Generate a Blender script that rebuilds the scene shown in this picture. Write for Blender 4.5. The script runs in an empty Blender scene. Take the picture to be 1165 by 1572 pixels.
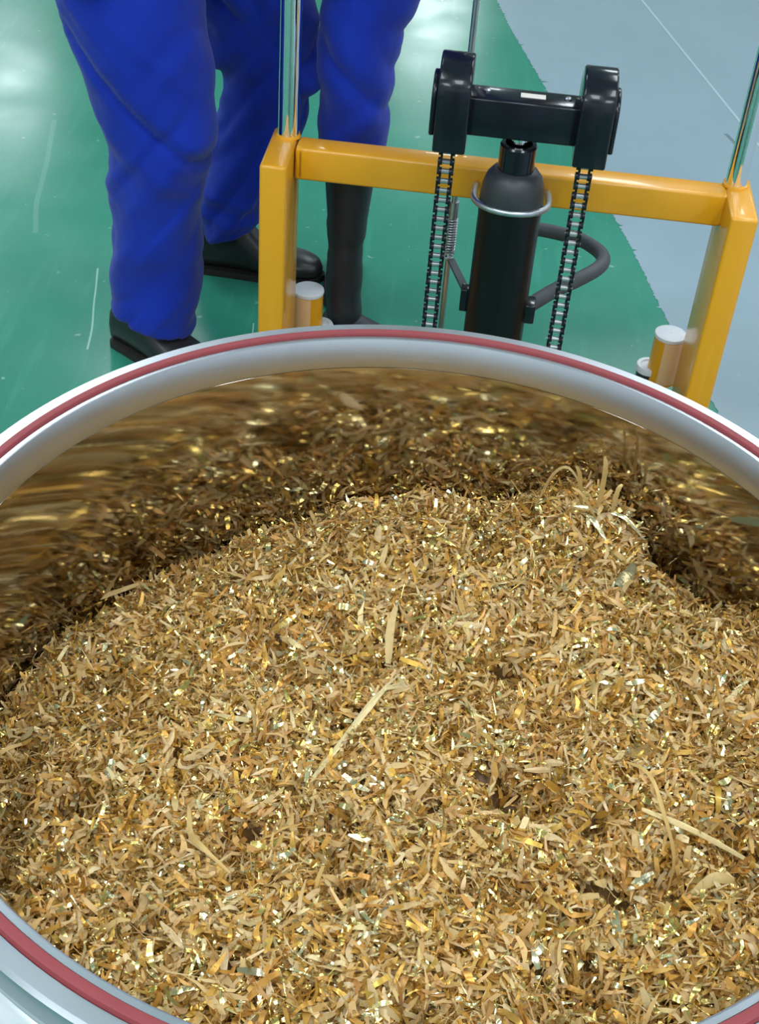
import bpy, bmesh, math, random
import numpy as np
from mathutils import Vector, Matrix

random.seed(7)
rng = np.random.default_rng(7)
PI = math.pi
scene = bpy.context.scene
col = scene.collection

# ------------------------------------------------------------------ camera
PITCH, ROLL, FPX = 0.69297831, 0.08506397, 2100.0
fw = Vector((0, math.cos(PITCH), -math.sin(PITCH)))
rt = Vector((1, 0, 0)); up = rt.cross(fw)
r2 = rt * math.cos(ROLL) + up * math.sin(ROLL)
u2 = -rt * math.sin(ROLL) + up * math.cos(ROLL)
cam = bpy.data.cameras.new('camera')
cam.sensor_fit = 'HORIZONTAL'; cam.sensor_width = 36.0
cam.lens = FPX / 1165 * 36.0
cam.clip_start = 0.02; cam.clip_end = 60
camo = bpy.data.objects.new('camera', cam); col.objects.link(camo)
m = Matrix((r2, u2, -fw)).transposed().to_4x4(); m.translation = (0, 0, 1.55)
camo.matrix_world = m
scene.camera = camo

# ------------------------------------------------------------------ light and exposure
w = bpy.data.worlds.new('world'); scene.world = w; w.use_nodes = True
w.node_tree.nodes['Background'].inputs[0].default_value = (.72, .82, 1, 1)
w.node_tree.nodes['Background'].inputs[1].default_value = 0.3
vs = scene.view_settings
vs.view_transform = 'Standard'; vs.look = 'None'; vs.gamma = 1.0; vs.use_curve_mapping = False
vs.exposure = 0.45
scene.cycles.use_denoising = True
scene.cycles.max_bounces = 7; scene.cycles.diffuse_bounces = 3; scene.cycles.transmission_bounces = 2

ROOM = (-5.0, 5.0, -3.6, 16.0, 3.2)          # x0 x1 y0 y1 height
def panel(x, y, sx, sy, watt, c=(.88, .95, 1)):
    l = bpy.data.lights.new('ceiling_panel_or_fill', 'AREA'); l.shape = 'RECTANGLE'
    l.size = sx; l.size_y = sy; l.energy = watt; l.color = c
    o = bpy.data.objects.new('ceiling_panel_or_fill', l); col.objects.link(o)
    o.location = (x, y, ROOM[4] - .02)
for x in (-3.6, -1.2, 1.3, 3.6):
    for y in (-2.4, .4, 3.2, 6.0, 9.0):
        if (x, y) in ((-1.2, 9.0), (1.3, 9.0)): continue
        panel(x, y, .6, 1.2, 25)
for x, y, q in ((.10, 13.3, 42), (-3.4, 10.8, 22), (.05, -1.0, 25)):  # last two are unseen fills, added to brighten the left floor and the heap
    panel(x, y, .6, 1.2, q)

# ------------------------------------------------------------------ helpers
class MB:
    """collects primitive shapes, builds one mesh object"""
    def __init__(s): s.v = []; s.f = []; s.sm = []
    def add(s, vs_, fs_, smooth=False):
        b = len(s.v); s.v += [tuple(p) for p in vs_]
        s.f += [tuple(i + b for i in f) for f in fs_]; s.sm += [smooth] * len(fs_)
        return s
    def box(s, x0, x1, y0, y1, z0, z1, bev=0.0):
        if bev <= 0:
            v = [(x, y, z) for z in (z0, z1) for y in (y0, y1) for x in (x0, x1)]
            return s.add(v, [(0, 2, 3, 1), (4, 5, 7, 6), (0, 1, 5, 4), (2, 6, 7, 3), (0, 4, 6, 2), (1, 3, 7, 5)])
        bm = bmesh.new(); bmesh.ops.create_cube(bm, size=1)
        for q in bm.verts:
            q.co = Vector(((x0 + x1) / 2 + q.co.x * (x1 - x0), (y0 + y1) / 2 + q.co.y * (y1 - y0), (z0 + z1) / 2 + q.co.z * (z1 - z0)))
        bmesh.ops.bevel(bm, geom=list(bm.edges), offset=bev, segments=3, profile=.5, affect='EDGES')
        return s.bm(bm, True)
    def bm(s, bm, smooth=False):
        bm.verts.index_update()
        s.add([q.co[:] for q in bm.verts], [tuple(q.index for q in f.verts) for f in bm.faces], smooth); bm.free(); return s
    def tube(s, pts, rad, n=12, cap=True, smooth=True):
        pts = [Vector(p) for p in pts]; k = len(pts)
        rads = rad if isinstance(rad, (list, tuple)) else [rad] * k
        t0 = (pts[1] - pts[0]).normalized()
        ref = Vector((0, 0, 1)) if abs(t0.z) < .9 else Vector((1, 0, 0))
        a = t0.cross(ref).normalized(); vv = []; ff = []
        for i, p in enumerate(pts):
            t = (pts[min(i + 1, k - 1)] - pts[max(i - 1, 0)]).normalized()
            a = (a - t * a.dot(t)).normalized(); b = t.cross(a)
            for j in range(n):
                q = 2 * PI * j / n
                vv.append(p + (a * math.cos(q) + b * math.sin(q)) * rads[i])
        for i in range(k - 1):
            for j in range(n):
                ff.append((i * n + j, i * n + (j + 1) % n, (i + 1) * n + (j + 1) % n, (i + 1) * n + j))
        s.add(vv, ff, smooth)
        if cap:
            b0 = len(s.v) - len(vv)
            s.f.append(tuple(b0 + j for j in reversed(range(n)))); s.sm.append(False)
            s.f.append(tuple(b0 + (k - 1) * n + j for j in range(n))); s.sm.append(False)
        return s
    def lathe(s, prof, n=48, c=(0, 0), closed=False, smooth=True, a0=0.0, a1=2 * PI):
        full = abs(a1 - a0 - 2 * PI) < 1e-6; cols = n if full else n + 1
        vv = []; ff = []; k = len(prof)
        for j in range(cols):
            q = a0 + (a1 - a0) * j / n
            for r, z in prof: vv.append((c[0] + r * math.cos(q), c[1] + r * math.sin(q), z))
        for j in range(n):
            j2 = (j + 1) % cols
            for i in range(k if closed else k - 1):
                i2 = (i + 1) % k
                ff.append((j * k + i, j2 * k + i, j2 * k + i2, j * k + i2))
        return s.add(vv, ff, smooth)
    def prism(s, outline, axis, a, b):
        """outline of 2D points extruded along axis ('x' -> outline is (y,z))"""
        k = len(outline)
        mk = {'x': lambda p, t: (t, p[0], p[1]), 'y': lambda p, t: (p[0], t, p[1]), 'z': lambda p, t: (p[0], p[1], t)}[axis]
        vv = [mk(p, a) for p in outline] + [mk(p, b) for p in outline]
        ff = [(i, (i + 1) % k, k + (i + 1) % k, k + i) for i in range(k)] + [tuple(reversed(range(k))), tuple(range(k, 2 * k))]
        return s.add(vv, ff)
    def mesh(s, name):
        me = bpy.data.meshes.new(name); me.from_pydata(s.v, [], s.f)
        me.polygons.foreach_set('use_smooth', s.sm)
        bm = bmesh.new(); bm.from_mesh(me); bmesh.ops.recalc_face_normals(bm, faces=bm.faces); bm.to_mesh(me); bm.free()
        me.update(); return me
    def build(s, name, mat, parent=None, sharp=40):
        me = s.mesh(name)
        try: me.set_sharp_from_angle(angle=math.radians(sharp))
        except Exception: pass
        return link(name, me, mat, parent)

def link(name, me, mat=None, parent=None):
    o = bpy.data.objects.new(name, me); col.objects.link(o)
    if mat is not None and not me.materials: me.materials.append(mat)
    if parent is not None: o.parent = parent
    return o
def empty(name, loc=(0, 0, 0), rz=0.0):
    o = bpy.data.objects.new(name, None); col.objects.link(o)
    o.location = loc; o.rotation_euler = (0, 0, rz); o.empty_display_size = .05
    return o
def tag(o, label=None, cat=None, group=None, kind=None):
    if label: o['label'] = label
    if cat: o['category'] = cat
    if group: o['group'] = group
    if kind: o['kind'] = kind
    return o

# ------------------------------------------------------------------ materials
class NT:
    def __init__(s, name):
        s.m = bpy.data.materials.new(name); s.m.use_nodes = True
        s.t = s.m.node_tree; s.p = s.t.nodes['Principled BSDF']
    def n(s, kind, **kw):
        q = s.t.nodes.new(kind)
        for k, v in kw.items():
            if k.startswith('i_'): q.inputs[k[2:].replace('_', ' ')].default_value = v
            else: setattr(q, k, v)
        return q
    def l(s, a, b): s.t.links.new(a, b)
    def math(s, op, a, b=None, c=None):
        q = s.n('ShaderNodeMath', operation=op)
        for i, x in enumerate((a, b, c)):
            if x is None: continue
            if isinstance(x, (int, float)): q.inputs[i].default_value = x
            else: s.l(x, q.inputs[i])
        return q.outputs[0]
    def mix(s, f, a, b):
        q = s.n('ShaderNodeMix', data_type='RGBA')
        for i, x in ((0, f), (6, a), (7, b)):
            if hasattr(x, 'is_linked') or hasattr(x, 'links'): s.l(x, q.inputs[i])
            elif isinstance(x, tuple): q.inputs[i].default_value = (*x, 1) if len(x) == 3 else x
            else: q.inputs[i].default_value = x
        return q.outputs[2]
    def coord(s, scale=(1, 1, 1), rot=(0, 0, 0)):
        c = s.n('ShaderNodeTexCoord'); mp = s.n('ShaderNodeMapping')
        mp.inputs['Scale'].default_value = scale; mp.inputs['Rotation'].default_value = rot
        s.l(c.outputs['Object'], mp.inputs[0]); return mp.outputs[0]
    def noise(s, scale, detail=3, vec=None, rough=.5):
        q = s.n('ShaderNodeTexNoise'); q.inputs['Scale'].default_value = scale
        q.inputs['Detail'].default_value = detail; q.inputs['Roughness'].default_value = rough
        if vec is None: vec = s.coord()
        s.l(vec, q.inputs['Vector']); return q.outputs[0]
    def ramp(s, f, a, b):
        q = s.n('ShaderNodeMapRange'); q.inputs[1].default_value = a; q.inputs[2].default_value = b
        s.l(f, q.inputs[0]); return q.outputs[0]
    def bump(s, h, strength, dist):
        q = s.n('ShaderNodeBump'); q.inputs['Strength'].default_value = strength; q.inputs['Distance'].default_value = dist
        s.l(h, q.inputs['Height']); s.l(q.outputs[0], s.p.inputs['Normal'])
    def set(s, **kw):
        for k, v in kw.items():
            k = k.replace('_', ' ')
            if isinstance(v, tuple): v = (*v, 1) if len(v) == 3 else v
            s.p.inputs[k].default_value = v
        return s

def simple(name, c, rough=.5, metal=0.0, vary=.08, nscale=20, bump=0.0, bscale=200, coat=0.0, spec=.5):
    t = NT(name); t.set(Roughness=rough, Metallic=metal); t.p.inputs['Coat Weight'].default_value = coat
    t.p.inputs['Specular IOR Level'].default_value = spec
    f = t.noise(nscale, 4)
    c2 = tuple(max(0, x * (1 - vary * 2)) for x in c)
    t.l(t.mix(f, c, c2), t.p.inputs['Base Color'])
    if bump: t.bump(t.noise(bscale, 3), bump, .001)
    return t.m

def s2l(r, g, b):
    return tuple(((x / 255) / 12.92 if x / 255 <= .04045 else ((x / 255 + .055) / 1.055) ** 2.4) for x in (r, g, b))

def seg_mask(t, p0, p1, wd):
    """1 on a scratch between two floor points, 0 elsewhere"""
    d = Vector(p1) - Vector(p0); L = d.length; d = d / L
    c = t.n('ShaderNodeTexCoord').outputs['Object']
    sp = t.n('ShaderNodeSeparateXYZ'); t.l(c, sp.inputs[0])
    x = t.math('SUBTRACT', sp.outputs[0], p0[0]); y = t.math('SUBTRACT', sp.outputs[1], p0[1])
    a = t.math('ADD', t.math('MULTIPLY', x, d.x), t.math('MULTIPLY', y, d.y))
    b = t.math('SUBTRACT', t.math('MULTIPLY', x, -d.y), t.math('MULTIPLY', y, -d.x))
    wob = t.math('MULTIPLY', t.math('SUBTRACT', t.noise(3, 1), .5), .03)
    b = t.math('ABSOLUTE', t.math('ADD', b, wob))
    on = t.math('MULTIPLY', t.math('LESS_THAN', b, wd), t.math('MULTIPLY', t.math('GREATER_THAN', a, 0), t.math('LESS_THAN', a, L)))
    return on

def floor_mat(name, c1, c2, scr, rough=.21, stk=.22, sk=.3):
    t = NT(name)
    f = t.ramp(t.noise(1.7, 5, rough=.6), .3, .7)
    base = t.mix(f, c1, c2)
    streak = t.noise(9, 4, t.coord((4.5, .35, 1), (0, 0, .12)))
    base = t.mix(t.math('MULTIPLY', t.ramp(streak, .56, .8), stk), base, tuple(min(1, x * 1.5 + .03) for x in c1))
    spk = t.ramp(t.noise(38, 2), .70, .76)
    base = t.mix(t.math('MULTIPLY', spk, sk), base, (.5, .66, .6))
    for p0, p1, wd, cc, k in scr:
        base = t.mix(t.math('MULTIPLY', seg_mask(t, p0, p1, wd), k), base, cc)
    t.l(base, t.p.inputs['Base Color'])
    rr = t.ramp(t.noise(5, 4), .2, .8)
    t.l(t.math('ADD', t.math('MULTIPLY', rr, .12), rough - .06), t.p.inputs['Roughness'])
    t.bump(t.noise(9, 2), .05, .002)
    return t.m

M = {}
M['green'] = floor_mat('green_epoxy', s2l(52, 132, 110), s2l(42, 118, 98), [
    ((-.66, 2.62), (-.615, 2.30), .0018, (.5, .7, .64), .5),
    ((-.93, 3.35), (-.84, 2.75), .006, (.45, .65, .58), .10),
    ((-.30, 2.45), (-.285, 2.33), .0015, (.55, .7, .65), .4)])
M['greyfloor'] = floor_mat('grey_epoxy', s2l(136, 155, 165), s2l(130, 148, 158), [
    ((.86, 3.62), (.90, 3.48), .006, (.10, .13, .16), .7)], stk=.04, sk=.06)
M['line'] = simple('pale_joint', s2l(160, 178, 188), .4)
M['wall'] = simple('wall_paint', (.74, .77, .78), .6)
M['ceil'] = simple('ceiling_paint', (.8, .82, .83), .7)
M['yellow'] = simple('yellow_paint', s2l(232, 160, 22), .32, 0, .05, 12, .15, 60, .3)
M['chrome'] = simple('chrome', (.82, .83, .84), .09, 1.0, .04, 30)
M['black'] = simple('black_gloss', (.007, .0075, .013), .2, 0, .1, 30, .05, 90, .25, .28)
M['blackcyl'] = simple('black_enamel', (.005, .005, .006), .34, 0, .1, 20, spec=.25)
M['rubber'] = simple('grey_rubber', (.075, .08, .09), .55, 0, .2, 60, .2, 300)
M['collar'] = simple('dark_collar', (.03, .032, .036), .42, 0, .1, 40)
M['steel'] = simple('zinc_steel', (.55, .57, .6), .35, 1.0, .12, 60)
M['chain'] = simple('oiled_chain_plate', (.02, .021, .024), .35, .6, .3, 120)
M['roller'] = simple('chain_roller_steel', (.62, .62, .62), .28, 1.0, .2, 120)
M['white'] = simple('white_plastic', (.72, .74, .78), .4, 0, .04)
M['peach'] = simple('peach_plate', s2l(232, 190, 140), .5, 0, .05)
M['plate'] = simple('pale_label', s2l(225, 215, 205), .4, 0, .04)
M['leather'] = simple('dark_shoe_leather', (.022, .02, .021), .35, 0, .2, 30, .3, 80)
M['sole'] = simple('brown_sole', (.016, .012, .011), .7, 0, .2, 30)
M['boot'] = simple('black_rubber_boot', (.018, .02, .026), .5, 0, .2, 25, .2, 40)
M['skin'] = simple('skin', (.55, .33, .24), .55, 0, .06, 25)
M['hair'] = simple('black_hair', (.01, .009, .008), .5, 0, .2, 150, .5, 200)
M['eye'] = simple('eye', (.05, .04, .035), .2)
def cloth_mat():
    t = NT('blue_work_cloth'); t.set(Roughness=.85)
    t.p.inputs['Specular IOR Level'].default_value = .2
    f = t.ramp(t.noise(7, 5), .3, .7)
    t.l(t.mix(f, s2l(15, 47, 162), s2l(11, 37, 140)), t.p.inputs['Base Color'])
    t.p.inputs['Sheen Weight'].default_value = .12
    h = t.math('ADD', t.math('MULTIPLY', t.noise(420, 2), .3), t.noise(38, 4, t.coord((1, 1, .6))))
    t.bump(h, .35, .004); return t.m
M['cloth'] = cloth_mat()
def drum_metal(name, rough, c, streak=0.0):
    t = NT(name); t.set(Metallic=1.0, Base_Color=c)
    f = t.noise(60, 4, t.coord((.25, .25, 14)))
    t.l(t.math('ADD', t.math('MULTIPLY', f, .12), rough - .06), t.p.inputs['Roughness'])
    if streak: t.bump(t.noise(26, 3, t.coord((1, 1, 1.6))), streak, .002)
    return t.m
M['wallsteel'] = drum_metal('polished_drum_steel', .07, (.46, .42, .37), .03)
M['rimsteel'] = drum_metal('brushed_rim_steel', .32, (.51, .53, .58))
M['outer'] = drum_metal('drum_outer_steel', .32, (.78, .80, .83))
M['gasket'] = simple('red_silicone', s2l(130, 46, 50), .55, 0, .08, 40)

# ------------------------------------------------------------------ room
x0, x1, y0, y1, H = ROOM
def struct(name, mb, mat):
    o = mb.build(name, mat); o['kind'] = 'structure'; return o
struct('floor', MB().box(x0, x1, y0, y1, -.1, 0), M['green'])
struct('ceiling', MB().box(x0, x1, y0, y1, H, H + .1), M['ceil'])
struct('wall_left', MB().box(x0 - .1, x0, y0, y1, 0, H), M['wall'])
struct('wall_right', MB().box(x1, x1 + .1, y0, y1, 0, H), M['wall'])
struct('wall_back', MB().box(x0, x1, y1, y1 + .1, 0, H), M['wall'])
struct('wall_front', MB().box(x0, x1, y0 - .1, y0, 0, H), M['wall'])
# grey painted zone, with a brushed ragged edge along the green
ed = []
p, q = Vector((.655, 2.274)), Vector((.239, 4.53)); d = (q - p).normalized(); nn = Vector((-d.y, d.x))
k = -110
while k < 118:
    s_ = k * .05
    for sub in range(10):
        pp = p + d * (s_ + sub * .005) + nn * (random.uniform(-.0025, .0025) + .004 * math.sin(s_ * 7) + (random.uniform(-.02, .012) if random.random() < .07 else 0))
        if y0 + .02 < pp.y < y1 - .02: ed.append(pp)
    k += 1
mb = MB(); poly = [(a.x, a.y) for a in ed] + [(x1 - .01, ed[-1].y), (x1 - .01, ed[0].y)]
vv = []; ff = []
for a in ed:
    vv += [(a.x, a.y, .0008), (x1 - .01, a.y, .0008)]
for i in range(len(ed) - 1): ff.append((2 * i, 2 * i + 1, 2 * i + 3, 2 * i + 2))
mb.add(vv, ff); struct('floor_grey_zone', mb, M['greyfloor'])
a_, b_ = Vector((1.19, 2.36)), Vector((.30, 6.75)); dd = (b_ - a_).normalized(); n_ = Vector((-dd.y, dd.x)) * .004
struct('trim_1', MB().add([(*(a_ + n_), .0014), (*(a_ - n_), .0014), (*(b_ - n_), .0014), (*(b_ + n_), .0014)], [(0, 1, 2, 3)]), M['line'])

# ------------------------------------------------------------------ drum
DC = (.02656, .63258); RIM = .95
drum = tag(empty('steel_drum', (DC[0], DC[1], 0)), 'open round stainless steel drum with a red gasket rim, full of gold shavings', 'drum')
body = MB()
body.lathe([(.3325, .930), (.3325, .916), (.336, .913), (.362, .902), (.368, .897), (.370, .888), (.370, .88), (.370, .1), (.370, .06), (.362, .035), (.29, .03), (0.001, .03)], 160)
body.build('outer_shell', M['outer'], drum)
MB().lathe([(.3075, .9275), (.3055, .9255), (.3055, .925), (.3055, .924), (.3055, .92), (.3055, .5), (.3055, .06), (.28, .04), (.001, .04)], 200).build('inner_wall', M['wallsteel'], drum, 12)
MB().lathe([(.3105, .9497), (.3100, .9485), (.3048, .9345), (.3045, .9270), (.3065, .9265), (.3105, .9262)], 200).build('mouth_ring', M['rimsteel'], drum, 20)
MB().lathe([(.3105, .9285), (.3105, .9495), (.3115, .95), (.3150, .95), (.3152, .9475), (.3232, .9475), (.3234, .95), (.3325, .95), (.335, .948), (.3355, .944), (.3355, .930), (.333, .9285)], 200, closed=True).build('flange', M['rimsteel'], drum, 20)
MB().lathe([(.3153, .9476), (.3155, .951), (.3165, .9524), (.3190, .9528), (.3218, .9524), (.3229, .951), (.3231, .9476)], 200).build('gasket', M['gasket'], drum)['label'] = 'red rubber gasket ring set in the rim'
MB().lathe([(.3695, .62), (.3745, .618), (.3755, .61), (.3745, .602), (.3695, .60)], 120).build('bead_ring', M['outer'], drum)
MB().lathe([(.28, .031), (.34, .031), (.342, .02), (.342, .0), (.28, .0)], 80, closed=True).build('foot_ring', M['outer'], drum)

# ------------------------------------------------------------------ gold shavings
CTRL = np.array([
    (-.275, .650, .762), (-.237, .775, .768), (-.178, .850, .768), (-.075, .915, .776), (-.014, .930, .802),
    (.120, .918, .818), (.178, .890, .846), (.240, .840, .815), (.290, .780, .838), (.325, .630, .86),
    (.280, .470, .872), (.170, .370, .885), (.030, .335, .888), (-.100, .360, .885), (-.200, .440, .862), (-.262, .550, .805),
    (.030, .630, .838), (-.120, .650, .822), (.180, .650, .858), (.030, .800, .836), (.03, .46, .874), (-.12, .78, .808), (.17, .80, .845), (-.12, .50, .862), (.19, .50, .872)])
def tps_fit(P):
    n = len(P); d = np.linalg.norm(P[:, None, :2] - P[None, :, :2], axis=2)
    K = d * d * np.log(d + 1e-9) + np.eye(n) * 1e-4
    Q = np.hstack([np.ones((n, 1)), P[:, :2]])
    A = np.block([[K, Q], [Q.T, np.zeros((3, 3))]])
    return np.linalg.solve(A, np.concatenate([P[:, 2], np.zeros(3)]))
TW = tps_fit(CTRL)
BUMPS = [(rng.uniform(-.27, .32), rng.uniform(.34, .93), rng.uniform(.006, .030), rng.uniform(-.015, .011)) for _ in range(300)]
BUMPS += [(rng.uniform(-.24, .29), rng.uniform(.36, .88), rng.uniform(.005, .009), rng.uniform(-.034, -.014)) for _ in range(70)]
BUMPS += [(.107, .572, .010, -.050), (.100, .585, .022, -.016), (.148, .50, .03, -.016), (.19, .505, .02, -.014), (.02, .56, .02, -.014), (-.055, .49, .018, -.010),
          (.19, .875, .03, .018), (.155, .86, .03, .008), (.225, .80, .02, .010)]
def heap_z(x, y):
    x = np.asarray(x, float); y = np.asarray(y, float)
    d = np.hypot(x[..., None] - CTRL[:, 0], y[..., None] - CTRL[:, 1])
    n = len(CTRL); z = (d * d * np.log(d + 1e-9)) @ TW[:n] + TW[n] + TW[n + 1] * x + TW[n + 2] * y
    for bx, by, s, a in BUMPS: z = z + a * np.exp(-((x - bx) ** 2 + (y - by) ** 2) / (2 * s * s))
    return np.minimum(z, .905)
RW = .3045
# hollows between the shavings (x, y, radius)
HOLES = [(.107, .571, .012), (.100, .588, .008), (.088, .600, .007), (.150, .497, .007), (.162, .500, .006), (.138, .494, .006), (-.012, .628, .005), (.052, .556, .006), (.004, .545, .006)]
HOLES += [(rng.uniform(-.22, .28), rng.uniform(.40, .86), rng.uniform(.0015, .0038)) for _ in range(50)]
# base surface: polar grid
NR, NA = 60, 180
rr = np.linspace(0.001, RW, NR); aa = np.linspace(0, 2 * PI, NA, endpoint=False)
bx = DC[0] + rr[:, None] * np.cos(aa); by = DC[1] + rr[:, None] * np.sin(aa); bz = heap_z(bx, by) - .009
base_v = np.stack([bx, by, bz], -1).reshape(-1, 3)
ii, jj = np.meshgrid(np.arange(NR - 1), np.arange(NA), indexing='ij'); j2 = (jj + 1) % NA
base_f = np.stack([ii * NA + jj, (ii + 1) * NA + jj, (ii + 1) * NA + j2, ii * NA + j2], -1).reshape(-1, 4)

def flakes(N, lmin, lmax, wmin, wmax, lift, tilt, seg=4):
    """N curled strips; returns verts (N,2*(seg+1),3) and colours (N,4)"""
    r = RW * .992 * np.sqrt(rng.random(N)); a = rng.random(N) * 2 * PI
    x = DC[0] + r * np.cos(a); y = DC[1] + r * np.sin(a)
    keep = np.ones(N, bool)
    for hx, hy, hr in HOLES: keep &= (np.hypot(x - hx, y - hy) > hr + .25 * lmax * .5) | (rng.random(N) < .12)
    x, y = x[keep], y[keep]; N = len(x)
    e = 1e-3; z = heap_z(x, y)
    nx = -(heap_z(x + e, y) - z) / e; ny = -(heap_z(x, y + e) - z) / e
    nrm = np.stack([nx, ny, np.ones(N)], 1); nrm += rng.normal(0, tilt, (N, 3)); nrm /= np.linalg.norm(nrm, axis=1)[:, None]
    t = rng.normal(0, 1, (N, 3)); t -= nrm * (t * nrm).sum(1)[:, None]; t /= np.linalg.norm(t, axis=1)[:, None]
    b = np.cross(nrm, t)
    L = lmin + (lmax - lmin) * rng.random(N) ** 2.2; W = (wmin + (wmax - wmin) * rng.random(N) ** 1.6)
    curl = rng.normal(0, .55, N); twist = rng.normal(0, .5, N); side = rng.normal(0, .25, N)
    tip0 = rng.uniform(.05, .9, N); tip1 = rng.uniform(.05, .9, N)
    V = np.zeros((N, 2 * (seg + 1), 3))
    for k in range(seg + 1):
        s = k / seg - .5
        prof = 1 - (1 - np.where(s < 0, tip0, tip1)) * np.abs(2 * s) ** 1.7
        prof = prof * rng.uniform(.82, 1.15, N)
        tw = twist * s * 2
        wx = np.cos(tw)[:, None] * b + np.sin(tw)[:, None] * nrm
        cen = t * (L * s)[:, None] + nrm * (curl * L * (s * s * 1.6 - .12))[:, None] + b * (side * L * s * s * 1.5)[:, None]
        cen = cen + nrm * (rng.normal(0, .035, N) * L)[:, None]
        hw = (W * prof * .5)[:, None]
        V[:, 2 * k] = cen - wx * hw; V[:, 2 * k + 1] = cen + wx * hw
    off = (rng.random(N) ** 1.3) * lift - lift * .62
    V += np.stack([x, y, z + off], 1)[:, None, :]
    # keep inside the drum wall
    dx = V[..., 0] - DC[0]; dy = V[..., 1] - DC[1]; rad = np.hypot(dx, dy); lim = np.minimum(1, (RW - .0005) / np.maximum(rad, 1e-6))
    V[..., 0] = DC[0] + dx * lim; V[..., 1] = DC[1] + dy * lim
    return V
PAL = np.array([(232, 198, 138, .0), (224, 184, 118, .0), (236, 210, 158, .15), (218, 170, 92, .2), (216, 166, 76, .55), (204, 150, 66, .45), (194, 142, 72, .3),
                (226, 194, 112, 1.0), (234, 210, 142, 1.0), (238, 224, 176, 1.0), (206, 172, 104, 1.0)], float)
PW = np.array([.15, .15, .09, .13, .11, .08, .06, .09, .07, .05, .02]); PW /= PW.sum()
def flake_cols(N):
    i = rng.choice(len(PAL), N, p=PW); c = PAL[i].copy()
    c[:, :3] *= rng.uniform(.9, 1.08, (N, 1)); c[:, :3] += rng.normal(0, 2.5, (N, 3))
    s = np.clip(c[:, :3] / 255, 0, 1); lin = np.where(s <= .04045, s / 12.92, ((s + .055) / 1.055) ** 2.4)
    return np.concatenate([lin, c[:, 3:]], 1)
SEG = 4
sets = [flakes(22000, .005, .013, .0014, .0036, .010, .42), flakes(32000, .009, .021, .0018, .0046, .011, .42),
        flakes(13000, .014, .030, .0022, .0052, .012, .34), flakes(10000, .010, .034, .0004, .0011, .015, .45)]
V = np.concatenate(sets); N = len(V); C4 = flake_cols(N); kv = 2 * (SEG + 1)
fv = V.reshape(-1, 3); vb = len(base_v)
st = (np.arange(N) * kv + vb)[:, None, None]
quad = np.array([(2 * k, 2 * k + 1, 2 * k + 3, 2 * k + 2) for k in range(SEG)])[None]
ff = (st + quad).reshape(-1, 4)
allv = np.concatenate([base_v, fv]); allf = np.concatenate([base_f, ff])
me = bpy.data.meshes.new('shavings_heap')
me.vertices.add(len(allv)); me.vertices.foreach_set('co', allv.ravel().astype(np.float32))
me.loops.add(allf.size); me.loops.foreach_set('vertex_index', allf.ravel().astype(np.int32))
me.polygons.add(len(allf)); me.polygons.foreach_set('loop_start', (np.arange(len(allf)) * 4).astype(np.int32))
me.update(calc_edges=True)
colr = np.concatenate([np.tile(np.array([[.20, .10, .03, .1]]), (vb, 1)), np.repeat(C4, kv, axis=0)])  # base under the flakes coloured dark, so gaps between them look shaded
at = me.attributes.new('tint', 'FLOAT_COLOR', 'POINT'); at.data.foreach_set('color', colr.ravel().astype(np.float32))
def foil_mat(name, attr):
    t = NT(name)
    if attr:
        a = t.n('ShaderNodeAttribute', attribute_name='tint'); c, al = a.outputs['Color'], a.outputs['Alpha']
    else:
        a = t.n('ShaderNodeObjectInfo'); c = a.outputs['Color']; al = a.outputs['Alpha']
    g = t.noise(160, 3); c2 = t.n('ShaderNodeMix', data_type='RGBA', blend_type='MULTIPLY'); c2.inputs[0].default_value = .25
    t.l(c, c2.inputs[6]); t.l(g, c2.inputs[7]); t.l(c2.outputs[2], t.p.inputs['Base Color'])
    t.l(t.math('MULTIPLY', al, .95), t.p.inputs['Metallic'])
    t.l(t.math('SUBTRACT', .48, t.math('MULTIPLY', al, .27)), t.p.inputs['Roughness'])
    t.bump(t.noise(300, 2), .2, .001)
    tr = t.n('ShaderNodeBsdfTranslucent'); t.l(c2.outputs[2], tr.inputs[0])
    mx = t.n('ShaderNodeMixShader'); t.l(t.math('SUBTRACT', .34, t.math('MULTIPLY', al, .26)), mx.inputs[0])
    t.l(t.p.outputs[0], mx.inputs[1]); t.l(tr.outputs[0], mx.inputs[2])
    t.l(mx.outputs[0], [q for q in t.t.nodes if q.type == 'OUTPUT_MATERIAL'][0].inputs[0])
    return t.m
M['foil'] = foil_mat('gold_foil_mix', True)
M['foil_obj'] = foil_mat('gold_foil_flake', False)
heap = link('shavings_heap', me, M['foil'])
tag(heap, 'dense heap of fine gold shavings filling the steel drum', 'shavings', kind='stuff')

# single flakes on top of the heap
def flake_mesh(L, W, curl, twist, tip0, tip1, seg=8, wav=.03, frac=0):
    mb = MB(); vv = []; r_ = random
    for k in range(seg + 1):
        s = k / seg - .5
        pr = (1 - (1 - (tip0 if s < 0 else tip1)) * abs(2 * s) ** 1.8) * r_.uniform(.88, 1.1)
        tw = twist * s * 2; z = curl * L * (s * s * 1.6 - .12) + r_.gauss(0, wav) * L
        x = L * s; hw = W * pr / 2; sd = frac * L * s * s
        for c in (-1, 0, 1):
            vv.append((x, sd + c * hw * math.cos(tw), z + c * hw * math.sin(tw) + (W * .10 if c == 0 else 0)))
    fs = []
    for k in range(seg):
        for c in (0, 1):
            b0 = 3 * k + c; fs.append((b0, b0 + 3, b0 + 4, b0 + 1))
    mb.add(vv, fs); me = mb.mesh('gold_flake'); me.materials.append(M['foil_obj']); return me
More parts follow.
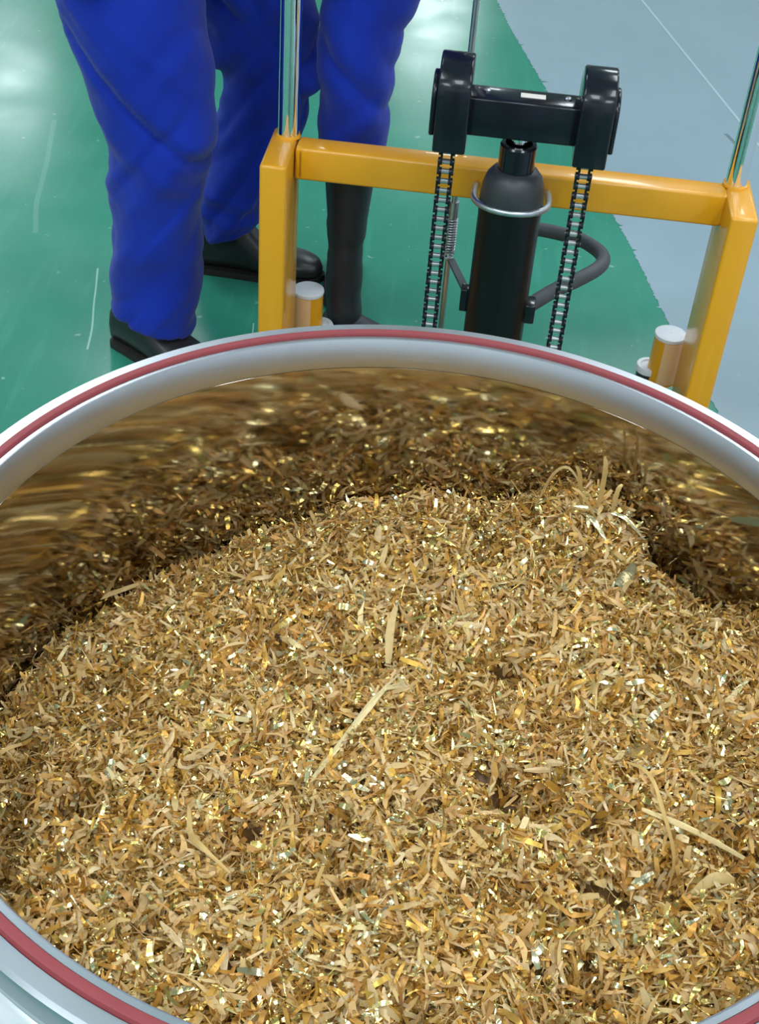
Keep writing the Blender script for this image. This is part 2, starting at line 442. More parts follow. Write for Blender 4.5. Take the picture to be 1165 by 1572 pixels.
KINDS = [
    ('flat', [flake_mesh(random.uniform(.018, .026), random.uniform(.0044, .0064), random.uniform(-.25, .25), random.uniform(-.2, .2), .15, .3, wav=.012, frac=random.uniform(-.4, .4)) for _ in range(8)],
     [(224, 190, 130, .0), (214, 176, 114, .0), (232, 202, 150, .1)], 'matte tan flat leaf-shaped flake lying loose at the', 'tan leaf-shaped flakes', .5),
    ('shiny', [flake_mesh(random.uniform(.014, .024), random.uniform(.0034, .0055), random.uniform(-.5, .5), random.uniform(-.6, .6), .4, .6, wav=.04) for _ in range(8)],
     [(238, 218, 160, 1.0), (232, 200, 116, 1.0), (236, 224, 184, 1.0)], 'crumpled glittering foil flake catching the light at the', 'glittering foil flakes', .3),
    ('strip', [flake_mesh(random.uniform(.030, .048), random.uniform(.0024, .0040), random.uniform(-.4, .4), random.uniform(-.6, .6), .2, .4, seg=10, wav=.015, frac=random.uniform(-.8, .8)) for _ in range(8)],
     [(208, 166, 96, .3), (196, 146, 70, .4), (216, 184, 124, .1)], 'long narrow curled gold strip lying at the', 'long curled strips', .2)]
e = 1e-3
def put_flake(me, x, y, rz, c, lift=.003, tx=0, ty=0):
    o = bpy.data.objects.new('gold_flake', me); col.objects.link(o)
    z = float(heap_z(x, y)); nx = -(float(heap_z(x + e, y)) - z) / e; ny = -(float(heap_z(x, y + e)) - z) / e
    nv = Vector((nx + tx, ny + ty, 1)).normalized()
    qn = Vector((0, 0, 1)).rotation_difference(nv)
    o.rotation_mode = 'QUATERNION'; o.rotation_quaternion = qn @ Matrix.Rotation(rz, 3, 'Z').to_quaternion()
    o.location = (x, y, z + lift)
    s = [min(1, max(0, v / 255)) for v in c[:3]]
    lin = [(v / 12.92 if v <= .04045 else ((v + .055) / 1.055) ** 2.4) for v in s]
    o.color = (*lin, c[3]); return o
for nm, ms, cs, lab, grp, share in KINDS:
    cnt = 0
    while cnt < int(270 * share):
        x = random.uniform(-.25, .3); y = random.uniform(.38, .9)
        if math.hypot(x - DC[0], y - DC[1]) > .272: continue
        c = random.choice(cs); kf = random.uniform(.92, 1.05); c = (c[0] * kf, c[1] * kf, c[2] * kf, c[3])
        o = put_flake(random.choice(ms), x, y, random.uniform(0, 2 * PI), c, random.uniform(.001, .005), random.gauss(0, .3), random.gauss(0, .3))
        row = 'back' if y > .74 else 'front' if y < .54 else 'middle'
        side = 'left' if x < -.06 else 'right' if x > .12 else 'centre'
        tag(o, lab + ' ' + ('centre' if row == 'middle' and side == 'centre' else row + ' ' + side) + ' of the heap', 'flake', grp + ', ' + row + ' ' + side); cnt += 1

# pieces that stand out in the heap
def ribbon(pts, wid, seg=12):
    """bent ribbon through 3D points given relative to the heap surface (x, y, height)"""
    P = [np.array([p[0], p[1], float(heap_z(p[0], p[1])) + p[2]]) for p in pts]; out = []
    for i in range(len(P) - 1):
        p0, p1_, p2, p3 = P[max(i - 1, 0)], P[i], P[i + 1], P[min(i + 2, len(P) - 1)]
        for k in range(seg // (len(P) - 1) + 1):
            t = k / (seg // (len(P) - 1) + 1)
            out.append(.5 * (2 * p1_ + (p2 - p0) * t + (2 * p0 - 5 * p1_ + 4 * p2 - p3) * t * t + (3 * p1_ - p0 - 3 * p2 + p3) * t ** 3))
    out.append(P[-1]); n = len(out); vv = []; fs = []
    viewish = np.array([0, -.55, .83])
    for i, p in enumerate(out):
        t = out[min(i + 1, n - 1)] - out[max(i - 1, 0)]; t /= np.linalg.norm(t) + 1e-9
        a = np.cross(t, viewish); a /= np.linalg.norm(a) + 1e-9; nv = np.cross(a, t)
        u = i / (n - 1); w_ = wid * (.35 + .65 * math.sin(PI * min(1, .12 + .86 * u))) * random.uniform(.9, 1.1) / 2
        tw = random.uniform(-.25, .25)
        b = a * math.cos(tw) + nv * math.sin(tw)
        vv += [p - b * w_, p + nv * w_ * .25, p + b * w_]
    for i in range(n - 1):
        for c in (0, 1): fs.append((3 * i + c, 3 * i + 3 + c, 3 * i + 4 + c, 3 * i + 1 + c))
    return vv, fs
def special(name, ribbons, c, label):
    mb = MB()
    for pts, wd in ribbons: mb.add(*ribbon(pts, wd))
    o = mb.build(name, M['foil_obj']); lin = s2l(*c[:3]); o.color = (*lin, c[3]); return tag(o, label, 'flake' if name == 'gold_flake' else 'strand')
special('foil_strand', [([(-.031, .585, .004), (-.004, .628, .010), (.012, .652, .012), (.024 + k * .0040, .674 + j, .010 + h)], .0024) for k, j, h in ((-1, 0, .002), (0, .003, .006), (1, -.002, .003), (1.8, -.006, .001))]
        + [([(-.029, .588, .005), (-.002, .630, .011), (.015, .656, .013)], .0040)], (224, 202, 148, .35), 'long frayed pale gold strand lying diagonally at the middle of the heap')
special('gold_flake', [([(.0160, .708, .005), (.0155, .730, .009), (.0185, .755, .005)], .0064)], (226, 196, 134, .0), 'broad pale leaf-shaped flake pointing away from the camera above the frayed strand')
special('foil_strip', [([(-.240, .802, .005), (-.216, .815, .011), (-.192, .828, .007)], .0048)], (206, 170, 108, .1), 'straight tan strip leaning out at the left edge of the heap')
special('foil_strip', [([(-.104, .540, .004), (-.099, .515, .009), (-.089, .496, .010), (-.070, .482, .005)], .0036)], (220, 186, 120, .1), 'curved tan strip bent like a hook in the lower left of the heap')
special('foil_strip', [([(.172, .585, .005), (.184, .568, .012), (.193, .548, .012), (.202, .530, .008), (.200, .518, .005)], .0026)], (214, 178, 108, .2), 'bent pale strip arching over the heap right of the dark hollow')
special('foil_strip', [([(.180, .552, .005), (.215, .543, .010), (.258, .528, .005)], .0038)], (222, 196, 138, .3), 'long pale strip running to the right edge of the heap')
special('gold_flake', [([(.212, .508, .004), (.225, .514, .009), (.240, .515, .005)], .0072)], (218, 190, 128, .1), 'broad folded pale flake in the lower right of the heap')
special('gold_flake', [([(.176, .598, .006), (.187, .608, .012), (.196, .622, .006)], .0085)], (238, 228, 190, 1.0), 'ribbed silvery foil flake gleaming right of the dark hollow')
special('gold_flake', [([(.186, .778, .006), (.196, .795, .014), (.204, .815, .010)], .0100)], (236, 224, 176, 1.0), 'ribbed silvery foil flake gleaming below the upright tuft')
special('foil_strand', [([(.128, .880, .004), (.138, .884, .024), (.150, .882, .026), (.166, .872, .010)], .0026)], (196, 162, 104, .2), 'thin arched strand looping up left of the upright tuft')
tuft = tag(empty('foil_tuft', (0, 0, 0)), 'upright tuft of splayed gold foil blades at the back crest of the heap', 'tuft')
for k in range(13):
    if k < 4: dx, dy, hh = [(-.002, .006, .050), (-.010, .002, .036), (.004, .004, .026), (-.024, .006, .022)][k]
    else: q = random.uniform(-3.4, .2); L_ = random.uniform(.014, .034); dx, dy, hh = L_ * math.cos(q), L_ * .8 * math.sin(q), random.uniform(-.002, .012)
    wd = random.uniform(.0022, .0046); c = random.choice(((206, 170, 104, .2), (232, 214, 160, .8), (214, 180, 116, .2), (236, 222, 176, .9), (222, 190, 124, .3)))
    jx, jy = random.uniform(-.014, .014), random.uniform(-.014, .004)
    mb = MB().add(*ribbon([(.174 + jx, .866 + jy, .003), (.174 + jx + dx * .5 + random.uniform(-.004, .004), .866 + jy + dy * .5, .005 + hh * .7), (.174 + jx + dx, .866 + jy + dy, .003 + hh)], wd))
    o = mb.build('foil_blade', M['foil_obj'], tuft); o.color = (*s2l(*c[:3]), c[3])

# ------------------------------------------------------------------ hydraulic stacker behind the drum
BD = Vector((.998, -.0584, 0)); RZ = math.atan2(BD.y, BD.x)
st_ = tag(empty('hydraulic_stacker', (.178, 2.217, 0), RZ), 'yellow framed hydraulic stacker with black cylinder and lifting chains behind the drum', 'stacker')
for s in (-1, 1):
    xc = s * .4015 - .004
    MB().box(xc - .0235, xc + .0235, -.082, .078, .0, .5, .006).build('post', M['yellow'], st_)
    MB().tube([(xc + .006 * -s, .045, .46), (xc + .006 * -s, .045, 1.75)], .0185, 32).build('guide_rod', M['chrome'], st_)['label'] = 'polished chrome guide rod'
    MB().lathe([(.0185, .500), (.0225, .500), (.0215, .5035), (.0185, .505)], 32, (xc - .006 * s, .045)).build('weld_collar', M['yellow'], st_)
    g = MB().box(s * .375 - (.01 if s > 0 else 0), s * .375 + (0 if s > 0 else .01), .0, .052, .443, .499, .003); g.build('gusset', M['yellow'], st_)
MB().box(-.38, .374, 0, .052, .439, .4995, .006).build('crossbar', M['yellow'], st_)
MB().box(-.44, .44, .01, .08, 1.75, 1.81, .006).build('top_bar', M['yellow'], st_)
MB().box(-.38, .374, -.16, -.05, .02, .07, .006).build('base_beam', M['yellow'], st_)
CYY = -.11
cy = MB().lathe([(.001, .06), (.053, .06), (.053, .47), (.054, .492), (.053, .505), (.001, .505)], 48, (0.004, CYY)).build('cylinder', M['blackcyl'], st_)
MB().lathe([(.0535, .492), (.0535, .512), (.0515, .530), (.046, .546), (.038, .556), (.030, .559), (.001, .559)], 48, (0.004, CYY)).build('collar', M['collar'], cy)
MB().lathe([(.030, .555), (.0305, .600), (.028, .603), (.0285, .6035), (.0225, .6035), (.0225, .590), (.001, .590)], 40, (0.004, CYY)).build('gland_nut', M['black'], cy)
MB().tube([(0.004, CYY, .58), (0.004, CYY, .64)], .0155, 28).build('piston_rod', M['chrome'], cy)
ub = [(-.058, .0, .470), (-.060, -.05, .486)]
for i in range(13):
    q = PI + PI * i / 12; ub.append((.004 + .0635 * math.cos(q), CYY + .0635 * math.sin(q) + .012, .4965 - .006 * math.sin(q)))
ub += [(.068, -.05, .486), (.066, 0, .470)]
MB().tube(ub, .0058, 12).build('u_bolt', M['steel'], st_)
# pulley head
hd = MB().box(-.086, .094, CYY - .028, CYY + .028, .618, .683, .005).build('pulley_beam', M['black'], st_)
MB().box(-.004, .036, CYY - .008, CYY + .008, .683, .6845, .0005).build('label_plate', M['plate'], hd)
for xs in (-.058, .072): MB().lathe([(.006, .683), (.006, .685), (.004, .6865), (.001, .687)], 16, (xs, CYY + .004)).build('screw', M['steel'], hd)
def dprof(r, zc, zb, y, n=22, rb=.0):
    o = [(y - r, zb), (y + r, zb)]
    for i in range(n + 1):
        q = PI * i / n; o.append((y + r * math.cos(q), zc + r * math.sin(q)))
    return o
def bevel_prism(outline, a, b, bev):
    mb = MB().prism(outline, 'x', a, b); bm = bmesh.new()
    vs_ = [bm.verts.new(v) for v in mb.v]
    for f in mb.f: bm.faces.new([vs_[i] for i in f])
    bmesh.ops.recalc_face_normals(bm, faces=bm.faces)
    ed_ = [e_ for e_ in bm.edges if len(e_.link_faces) == 2 and e_.calc_face_angle(0) > .6]
    bmesh.ops.bevel(bm, geom=ed_, offset=bev, segments=3, profile=.5, affect='EDGES')
    return MB().bm(bm, True)
for s, xc in ((-1, -.108), (1, .117)):
    hs = bevel_prism(dprof(.056, .684, .596, CYY), xc - .0265, xc + .0265, .004).build('pulley_housing', M['black'], st_)
    xo = xc + s * .0265
    bevel_prism(dprof(.038, .672, .616, CYY), min(xo, xo + s * .009), max(xo, xo + s * .009), .003).build('bearing_cap', M['black'], hs)
    # chain: anchor block as the part, each link a piece
    xch = xc + (-.002 if s < 0 else -.004)
    ch = MB().box(xch - .014, xch + .014, CYY - .05, CYY - .02, .07, .11, .003).build('lift_chain', M['chain'], st_)
    ych = CYY - .036
    PT = .0172
    if s < 0:
        o_ = []
        for i in range(9): q = PI + PI * i / 8; o_.append((.0063 * math.cos(q), -PT / 2 + .0063 * math.sin(q)))
        o_ += [(.0040, -.001), (.0040, .001)]
        for i in range(9): q = PI * i / 8; o_.append((.0063 * math.cos(q), PT / 2 + .0063 * math.sin(q)))
        o_ += [(-.0040, .001), (-.0040, -.001)]
        PM = MB().prism(o_, 'x', -.0018, .0018).mesh('chain_plate'); PM.materials.append(M['chain'])
        RM = MB().tube([(-.0142, 0, 0), (-.0067, 0, 0), (-.0066, 0, 0), (.0066, 0, 0), (.0067, 0, 0), (.0142, 0, 0)], [.0026, .0026, .0044, .0044, .0026, .0026], 12, smooth=False).mesh('chain_roller')
        RM.materials.append(M['roller'])
    for i in range(29):
        zz = .60 - i * PT
        for sd in (-1, 1):
            o = bpy.data.objects.new('chain_plate', PM); col.objects.link(o); o.parent = ch; o.location = (xch + sd * (.0080 if i % 2 else .0116), ych, zz)
        o = bpy.data.objects.new('chain_roller', RM); col.objects.link(o); o.parent = ch; o.location = (xch, ych, zz - PT / 2)
# release rod with spring
rd = MB().tube([(-.094, .12, .03), (-.095, .12, .86)], .0058, 14).build('release_rod', M['steel'], st_)
sp = []
for i in range(14 * 12 + 1):
    q = 2 * PI * i / 12; sp.append((-.0945 + .0092 * math.cos(q), .12 + .0092 * math.sin(q), .262 + .075 * i / (14 * 12)))
MB().tube(sp, .0017, 6).build('spring', M['steel'], rd)
MB().tube([(-.0945, .12, .338), (-.0945, .12, .372)], .0092, 16).build('spring_collar', M['steel'], rd)
MB().box(-.104, -.086, .110, .130, .2525, .2585, .001).build('spring_washer', M['steel'], rd)
MB().add(*(lambda a, b, w_, h_: ([(a[0] - w_, a[1], a[2] - h_), (a[0] + w_, a[1], a[2] - h_), (a[0] + w_, a[1], a[2] + h_), (a[0] - w_, a[1], a[2] + h_),
    (b[0] - w_, b[1], b[2] - h_), (b[0] + w_, b[1], b[2] - h_), (b[0] + w_, b[1], b[2] + h_), (b[0] - w_, b[1], b[2] + h_)],
    [(0, 1, 2, 3), (7, 6, 5, 4), (0, 4, 5, 1), (1, 5, 6, 2), (2, 6, 7, 3), (3, 7, 4, 0)]))((-.09, .12, .25), (-.054, -.07, .298), .007, .003)).build('lever_bracket', M['rubber'], st_)
MB().box(-.062, -.046, -.10, -.076, .270, .315, .003).build('lever_block', M['black'], st_)
# bent pump handle
def smooth_path(pts, n=10):
    pts = [Vector(p) for p in pts]; out = []
    for i in range(len(pts) - 1):
        p0, p1_, p2, p3 = pts[max(i - 1, 0)], pts[i], pts[i + 1], pts[min(i + 2, len(pts) - 1)]
        for k in range(n):
            t = k / n
            out.append(.5 * ((2 * p1_) + (-p0 + p2) * t + (2 * p0 - 5 * p1_ + 4 * p2 - p3) * t * t + (-p0 + 3 * p1_ - 3 * p2 + p3) * t ** 3))
    out.append(pts[-1]); return out
hp = smooth_path([(.0, -.03, .30), (.0, .12, .30), (.015, .175, .30), (.07, .186, .30), (.142, .168, .30), (.180, .135, .30), (.195, .100, .30), (.186, .062, .30), (.150, .012, .30), (.105, -.04, .30), (.062, -.098, .298)])
hn = MB().tube(hp, .0135, 16).build('pump_handle', M['rubber'], st_)
MB().box(.046, .072, -.125, -.088, .275, .312, .003).build('handle_clamp', M['black'], hn)
# caster posts on both sides
for s, xc, yc in ((-1, -.362, .112), (1, .352, .104)):
    cv = MB().lathe([(.001, .045), (.030, .045), (.0295, .147), (.001, .147)], 36, (xc, yc)).build('caster_post', M['yellow'], st_)
    MB().lathe([(.001, .146), (.0305, .146), (.0312, .149), (.0305, .153), (.028, .154), (.001, .1545)], 36, (xc, yc)).build('cap', M['white'], cv)['label'] = 'white round cap'
    a0, a1 = (PI * .98, PI * 1.60) if s < 0 else (-PI * .62, PI * .02)
    MB().lathe([(.0298, .05), (.0308, .05), (.0305, .145), (.0292, .145)], 20, (xc, yc), closed=True, a0=a0, a1=a1).build('side_plate', M['peach'], cv)
    wx, wy = xc - s * .026, yc + .006
    MB().lathe([(.001, .071), (.016, .071), (.017, .074), (.0245, .074), (.026, .071), (.026, .061), (.001, .061)], 36, (wx, wy)).build('wheel_disc', M['white'], cv)
    MB().lathe([(.001, .061), (.023, .061), (.023, .0), (.001, .0)], 36, (wx, wy)).build('caster_wheel', M['collar'], cv)

# ------------------------------------------------------------------ people
def vnoise(P, seed):
    g = np.random.default_rng(seed).random((32, 32, 32)) * 2 - 1
    i = np.floor(P).astype(int); f = P - i; f = f * f * (3 - 2 * f); o = 0
    for dx in (0, 1):
        for dy in (0, 1):
            for dz in (0, 1):
                wgt = (f[:, 0] if dx else 1 - f[:, 0]) * (f[:, 1] if dy else 1 - f[:, 1]) * (f[:, 2] if dz else 1 - f[:, 2])
                o = o + wgt * g[(i[:, 0] + dx) % 32, (i[:, 1] + dy) % 32, (i[:, 2] + dz) % 32]
    return o
def rings(mb, rs, n=28, tilt=0.0):
    """closed loft: rs = (cx, cy, cz, rx, ry, rot)"""
    vv = []; ff = []
    zlow = rs[0][2]
    for cx, cy_, cz, rx, ry, ro in rs:
        for j in range(n):
            q = 2 * PI * j / n; a, b = rx * math.cos(q), ry * math.sin(q)
            vv.append((cx + a * math.cos(ro) - b * math.sin(ro), cy_ + a * math.sin(ro) + b * math.cos(ro), cz + tilt * a * max(0, 1 - (cz - zlow) / .15)))
    k = len(rs)
    for i in range(k - 1):
        for j in range(n): ff.append((i * n + j, i * n + (j + 1) % n, (i + 1) * n + (j + 1) % n, (i + 1) * n + j))
    ff.append(tuple(reversed(range(n)))); ff.append(tuple((k - 1) * n + j for j in range(n)))
    return mb.add(vv, ff, True)
def dense(rs, m=6):
    out = []
    for i in range(len(rs) - 1):
        p0, p1_, p2, p3 = [np.array(rs[max(0, min(len(rs) - 1, i + k))], float) for k in (-1, 0, 1, 2)]
        for k in range(m):
            t = k / m
            out.append(tuple(.5 * (2 * p1_ + (p2 - p0) * t + (2 * p0 - 5 * p1_ + 4 * p2 - p3) * t * t + (3 * p1_ - p0 - 3 * p2 + p3) * t ** 3)))
    out.append(tuple(rs[-1])); return out
def remeshed(name, mb, mat, parent, vox=.009, folds=(), seed=1):
    me = mb.mesh(name + '_raw'); o = link('temporary', me)
    md = o.modifiers.new('r', 'REMESH'); md.mode = 'VOXEL'; md.voxel_size = vox
    sm = o.modifiers.new('s', 'SMOOTH'); sm.iterations = 6; sm.factor = .5
    dg = bpy.context.evaluated_depsgraph_get(); dg.update()
    m2 = bpy.data.meshes.new_from_object(o.evaluated_get(dg)); m2.name = name
    bpy.data.objects.remove(o); bpy.data.meshes.remove(me)
    n = len(m2.vertices); co = np.zeros(n * 3); no = np.zeros(n * 3)
    m2.vertices.foreach_get('co', co); m2.vertex_normals.foreach_get('vector', no); co = co.reshape(-1, 3); no = no.reshape(-1, 3)
    h = np.zeros(n)
    for (sx, sy, sz, shear, amp, zlo, zhi) in folds:
        P = np.stack([co[:, 0] * sx, co[:, 1] * sy, (co[:, 2] + shear * co[:, 0]) * sz], 1) + 50
        v = vnoise(P, seed); seed += 1
        ridge = .55 - 2 * np.abs(v)
        wz = np.clip((co[:, 2] - zlo) / .06, 0, 1) * np.clip((zhi - co[:, 2]) / .06, 0, 1)
        h += amp * ridge * wz
    co += no * h[:, None]
    m2.vertices.foreach_set('co', co.ravel()); m2.polygons.foreach_set('use_smooth', np.ones(len(m2.polygons), bool)); m2.update()
    m2.materials.clear(); m2.materials.append(mat)
    return link(name, m2, None, parent)

def shoe(parent, x, y, ang, L=.29, z=0.0, name='shoe', mat=None, hi=.105, wk=1.0, hk=1.0):
    """heel at local -.09, toe at L-.09, pointing along ang"""
    prof = [(-.085, .030, .060), (-.075, .036, hi), (-.03, .038, hi + .008), (.02, .041, hi - .004), (.07, .045, .082), (.12, .048, .066), (.165, .044, .056), (.19, .032, .046), (.202, .014, .03)]
    n = 16; vv = []; ff = []
    prof = [(a, b * wk, c * hk) for a, b, c in dense(prof, 4)]; kx = L / .29
    for (px, hw, ht) in prof:
        for j in range(n):
            q = 2 * PI * j / n; c, s = math.cos(q), math.sin(q)
            yy = hw * math.copysign(abs(c) ** .75, c); zz = .010 + (ht - .010) * (.5 + .5 * math.copysign(abs(s) ** .7, s))
            if s > 0: yy *= 1 - .35 * s * s
            vv.append((px * kx, yy, zz))
    k = len(prof)
    for i in range(k - 1):
        for j in range(n): ff.append((i * n + j, i * n + (j + 1) % n, (i + 1) * n + (j + 1) % n, (i + 1) * n + j))
    ff.append(tuple(reversed(range(n)))); ff.append(tuple((k - 1) * n + j for j in range(n)))
    mat = mat or M['leather']
    o = MB().add(vv, ff, True).build(name, mat, parent, 60)
    o.location = (x, y, z); o.rotation_euler = (0, 0, ang)
    ol = [(px * kx, hw + .001) for px, hw, ht in prof]; ol = [(ol[0][0] - .006, ol[0][1] * .6)] + ol + [(ol[-1][0] + .006, .006)]
    out = [(a, -b) for a, b in ol] + [(a, b) for a, b in reversed(ol)]
    MB().prism(out, 'z', 0, .015).build('sole', M['sole'], o)
    return o
def hand(mb, wrist, dirv, side, s=1.0):
    """palm, four bent fingers and a thumb"""
    d = Vector(dirv).normalized(); sd = Vector(side).normalized(); sd = (sd - d * sd.dot(d)).normalized(); nr = d.cross(sd)
    w_ = Vector(wrist)
    for k, (o, L) in enumerate(((-.030, .070), (-.010, .080), (.010, .076), (.030, .060))):
        b = w_ + d * .075 + sd * o
        mb.tube([w_ + sd * o * .6, b, b + d * L * .45 + nr * .006, b + d * L * .8 + nr * .022, b + d * L * .92 + nr * .040], [.017, .0125, .0095, .0085, .007], 10)
    mb.tube([w_ + d * .02 - sd * .025, w_ + d * .045 - sd * .048, w_ + d * .075 - sd * .058 + nr * .012, w_ + d * .098 - sd * .056 + nr * .02], [.016, .013, .011, .008], 10)
def head(parent, loc, face):
    bm = bmesh.new(); bmesh.ops.create_uvsphere(bm, u_segments=36, v_segments=28, radius=1)
    for v in bm.verts:
        x, y, z = v.co                       # face looks along +x
        px, py, pz = x * .097, y * .076, z * .118
        if z < -.2: py *= 1 - .32 * (-z - .2); px = px * (1 - .12 * (-z - .2)) + .012 * (-z)
        px += .022 * math.exp(-((y / .16) ** 2 + ((z + .12) / .20) ** 2)) * (x > 0)        # nose
        px -= .008 * math.exp(-(((abs(y) - .38) / .16) ** 2 + ((z - .06) / .14) ** 2)) * (x > 0)   # eye sockets
        px += .006 * math.exp(-((y / .30) ** 2 + ((z + .47) / .08) ** 2)) * (x > 0)         # lips
        px += .008 * math.exp(-((y / .3) ** 2 + ((z + .85) / .15) ** 2)) * (x > 0)          # chin
        v.co = (px, py, pz)
    mb = MB().bm(bm, True)
    mb.tube([(-.012, 0, -.17), (-.010, 0, -.06)], [.056, .052], 20)
    for s in (-1, 1): mb.tube([(-.005, s * .072, -.03), (-.008, s * .083, 0), (-.010, s * .080, .028)], [.009, .014, .009], 10)
    h = mb.build('head', M['skin'], parent); h.location = loc; h.rotation_euler = (0, 0, face)
    for s in (-1, 1):
        bm = bmesh.new(); bmesh.ops.create_uvsphere(bm, u_segments=12, v_segments=8, radius=.011)
        for v in bm.verts: v.co += Vector((.079, s * .030, .008))
        MB().bm(bm, True).build('eye', M['eye'], h)
    bm = bmesh.new(); bmesh.ops.create_uvsphere(bm, u_segments=36, v_segments=28, radius=1)
    bmesh.ops.delete(bm, geom=[v for v in bm.verts if v.co.z < .15 + .45 * v.co.x + (-.35 if v.co.x < -.2 else 0)], context='VERTS')
    for v in bm.verts: v.co = Vector((v.co.x * .106 - .004, v.co.y * .086, v.co.z * .127 + .002))
    MB().bm(bm, True).build('hair', M['hair'], h)

# person with the wide stance, feet apart in depth, turned towards the stacker
p1r = tag(empty('person', (-.42, 2.48, 0)), 'person in blue work trousers and dark leather shoes standing left of the stacker', 'person')
mb = MB()
LX, LY = .42, -2.48; PR = p1r
def off(rs): return [(a + LX, b + LY, c, d_, e_, f_) for a, b, c, d_, e_, f_ in rs]
legA = [(-.474, 2.30, .092, .082, .088, 0), (-.474, 2.30, .12, .085, .092, 0), (-.470, 2.302, .21, .087, .090, 0), (-.463, 2.300, .35, .089, .094, 0), (-.459, 2.295, .43, .092, .098, 0),
        (-.461, 2.295, .50, .099, .104, 0), (-.473, 2.305, .60, .115, .112, 0), (-.507, 2.325, .71, .120, .120, 0), (-.50, 2.37, .80, .118, .128, 0), (-.48, 2.41, .90, .125, .13, 0)]
legB = [(-.372, 2.66, .105, .064, .080, 0), (-.368, 2.66, .14, .070, .082, 0), (-.348, 2.66, .22, .080, .086, 0), (-.322, 2.66, .32, .094, .092, 0), (-.296, 2.655, .44, .094, .098, 0), (-.294, 2.652, .48, .096, .10, 0),
        (-.318, 2.645, .56, .120, .110, 0), (-.335, 2.62, .68, .118, .118, 0), (-.37, 2.58, .78, .12, .125, 0), (-.42, 2.53, .90, .125, .13, 0)]
rings(mb, dense(off(legA), 4), tilt=-.30); rings(mb, dense(off(legB), 4), tilt=.25)
tor = [(-.44, 2.48, .74, .10, .13, .92), (-.45, 2.47, .80, .17, .14, .92), (-.46, 2.46, .92, .19, .15, .92), (-.47, 2.46, 1.05, .175, .135, .92), (-.46, 2.45, 1.20, .19, .135, .92), (-.45, 2.44, 1.34, .21, .125, .92), (-.445, 2.44, 1.43, .17, .09, .92), (-.44, 2.44, 1.48, .075, .07, .92)]
rings(mb, dense(off(tor), 4))
sh = Vector((math.cos(.92), math.sin(.92), 0)); fc = Vector((math.sin(.92), -math.cos(.92), 0))
HB = MB()
for s in (-1, 1):
    S = Vector((-.45, 2.44, 1.37)) + sh * s * .19; E_ = S + Vector((0, 0, -.27)) + sh * s * .05 - fc * .01; W_ = E_ + fc * .05 + Vector((0, 0, -.22))
    off3 = Vector((LX, LY, 0))
    mb.tube([S + off3, (S + E_) / 2 + off3, E_ + off3, (E_ + W_) / 2 + off3, W_ + off3], [.075, .062, .055, .05, .042], 16)
    HB = MB(); hand(HB, W_ + off3 - (W_ - E_).normalized() * .02, W_ - E_, sh * s * -1); HB.build('hand', M['skin'], PR)
suit = remeshed('work_suit', mb, M['cloth'], p1r, .0075, [
    (4.5, 4.5, 15, 1.0, -.014, .40, .85), (4.5, 4.5, 11, -1.4, -.014, .08, .56), (8, 8, 24, -1.2, -.004, .06, .9), (8, 8, 20, .9, .003, .3, .9), (3.2, 3.2, 22, .15, .005, .06, .30), (6, 6, 18, .5, .007, .8, 1.4)], 11)
head(p1r, (-.44 + LX + fc.x * .02, 2.44 + LY + fc.y * .02, 1.64), math.atan2(fc.y, fc.x))
shoe(p1r, -.488 + LX, 2.30 + LY, -.62, .28, hi=.115)
shoe(p1r, -.37 + LX, 2.665 + LY, -.05, .285, hi=.14)

# person with tall black boots
p2r = tag(empty('person', (-.10, 2.45, 0)), 'person in blue trousers and tall black boots standing behind the yellow crossbar', 'person')
LX, LY = .10, -2.45; PR = p2r
mb = MB()
legC = [(-.108, 2.40, .418, .050, .052, 0), (-.108, 2.40, .426, .062, .064, 0), (-.108, 2.40, .46, .066, .070, 0), (-.110, 2.398, .51, .068, .074, 0), (-.108, 2.40, .60, .071, .080, 0), (-.098, 2.41, .72, .083, .092, 0), (-.07, 2.44, .82, .090, .105, 0), (-.03, 2.47, .92, .11, .12, 0)]
legD = [(-.120, 2.68, .418, .044, .050, 0), (-.120, 2.68, .426, .050, .058, 0), (-.116, 2.68, .46, .051, .064, 0), (-.108, 2.675, .52, .052, .068, 0), (-.100, 2.665, .60, .055, .074, 0), (-.080, 2.64, .72, .068, .085, 0), (-.050, 2.60, .82, .085, .10, 0), (-.02, 2.56, .92, .11, .12, 0)]
rings(mb, dense(off(legC), 4)); rings(mb, dense(off(legD), 4))
ro = 1.85
tor = [(-.06, 2.52, .76, .09, .08, ro), (-.045, 2.53, .84, .16, .115, ro), (-.01, 2.535, .94, .18, .13, ro), (.03, 2.54, 1.08, .165, .12, ro), (.05, 2.54, 1.22, .18, .12, ro), (.06, 2.54, 1.35, .195, .115, ro), (.062, 2.54, 1.44, .16, .085, ro), (.062, 2.54, 1.49, .07, .065, ro)]
rings(mb, dense(off(tor), 4))
sh = Vector((math.cos(ro), math.sin(ro), 0)); fc = Vector((math.sin(ro), -math.cos(ro), 0)); HB = MB(); off3 = Vector((LX, LY, 0))
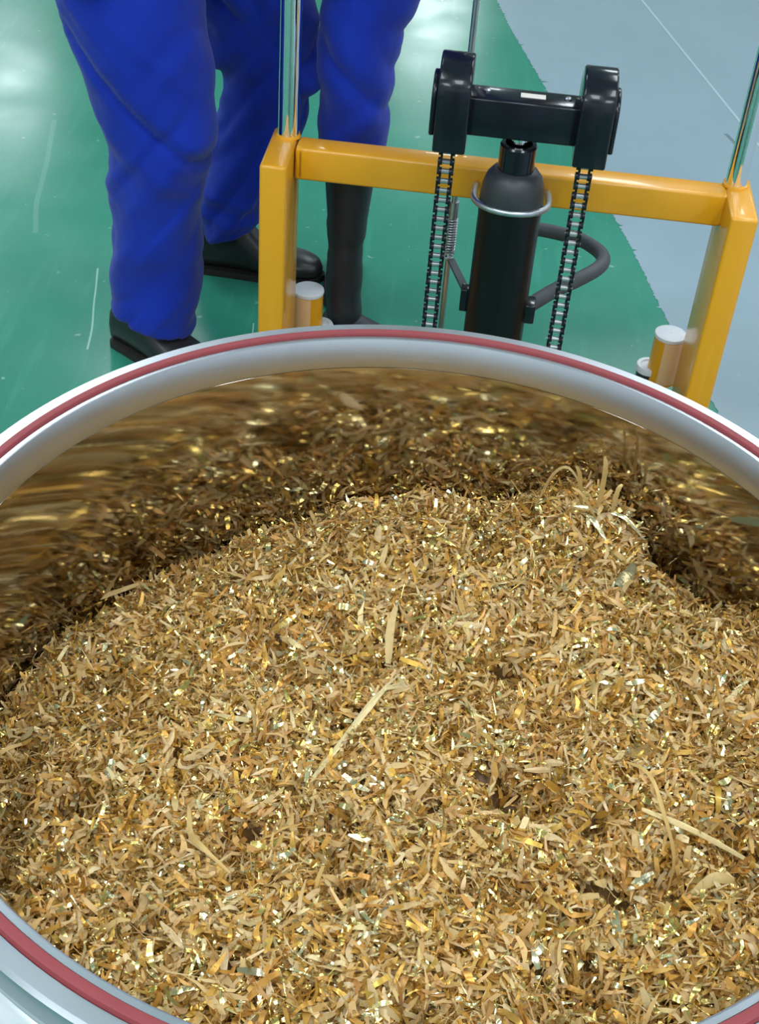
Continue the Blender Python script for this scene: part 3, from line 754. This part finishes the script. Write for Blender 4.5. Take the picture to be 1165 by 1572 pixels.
for s in (-1, 1):
    S = Vector((.06, 2.54, 1.38)) + sh * s * .175; E_ = S + Vector((0, 0, -.26)) + sh * s * .05 - fc * .02; W_ = E_ + fc * .10 + Vector((0, 0, -.20))
    mb.tube([S + off3, (S + E_) / 2 + off3, E_ + off3, (E_ + W_) / 2 + off3, W_ + off3], [.07, .058, .05, .046, .04], 16)
    HB = MB(); hand(HB, W_ + off3 - (W_ - E_).normalized() * .02, W_ - E_, sh * s * -1); HB.build('hand', M['skin'], PR)
remeshed('work_suit', mb, M['cloth'], p2r, .0085, [(4.5, 4.5, 13, .9, -.009, .42, .9), (8, 8, 20, -.9, -.004, .42, .9), (6, 6, 18, .5, .007, .9, 1.4)], 31)
head(p2r, (.062 + LX + fc.x * .02, 2.54 + LY + fc.y * .02, 1.65), math.atan2(fc.y, fc.x))
for (x, y, k, an) in ((-.110, 2.412, 1.02, -1.0), (-.124, 2.68, .92, -1.57)):
    if k > 1: an = -.5
    sx = .03 if k > 1 else 0
    b = shoe(p2r, x + LX + sx * math.cos(an), y + LY + sx * math.sin(an), -.5 if k > 1 else an, .24 if k > 1 else .22, 0, 'boot', M['boot'], .10, .95 if k > 1 else .82, .70)
    sm = MB(); rs = []
    for z, dx, rx, ry in ((.05, .004, .036, .042), (.09, .003, .034, .040), (.16, -.001, .034, .036), (.20, -.002, .032, .036), (.235, -.001, .034, .037), (.30, -.001, .040, .044), (.37, -.001, .0465, .048), (.415, 0, .050, .052), (.475, 0, .050, .052)):
        rs.append((dx - sx, 0, z, ry * k, rx * k, -PI / 2 - an))
    rings(sm, dense(rs, 5), 32)
    s_ = sm.build('boot_shaft', M['boot'], b)
    co = np.zeros(len(s_.data.vertices) * 3); s_.data.vertices.foreach_get('co', co); co = co.reshape(-1, 3)
    v = 1 - 2 * np.abs(vnoise(np.stack([co[:, 0] * 9, co[:, 1] * 9, (co[:, 2] + .5 * co[:, 0]) * 26], 1) + 40, 5))
    rad = np.hypot(co[:, 0] + sx, co[:, 1])[:, None] + 1e-6; co[:, :2] += (co[:, :2] + np.array([sx, 0])) / rad * (.003 * v * (co[:, 2] > .07) * (co[:, 2] < .28))[:, None]
    s_.data.vertices.foreach_set('co', co.ravel()); s_.data.update()
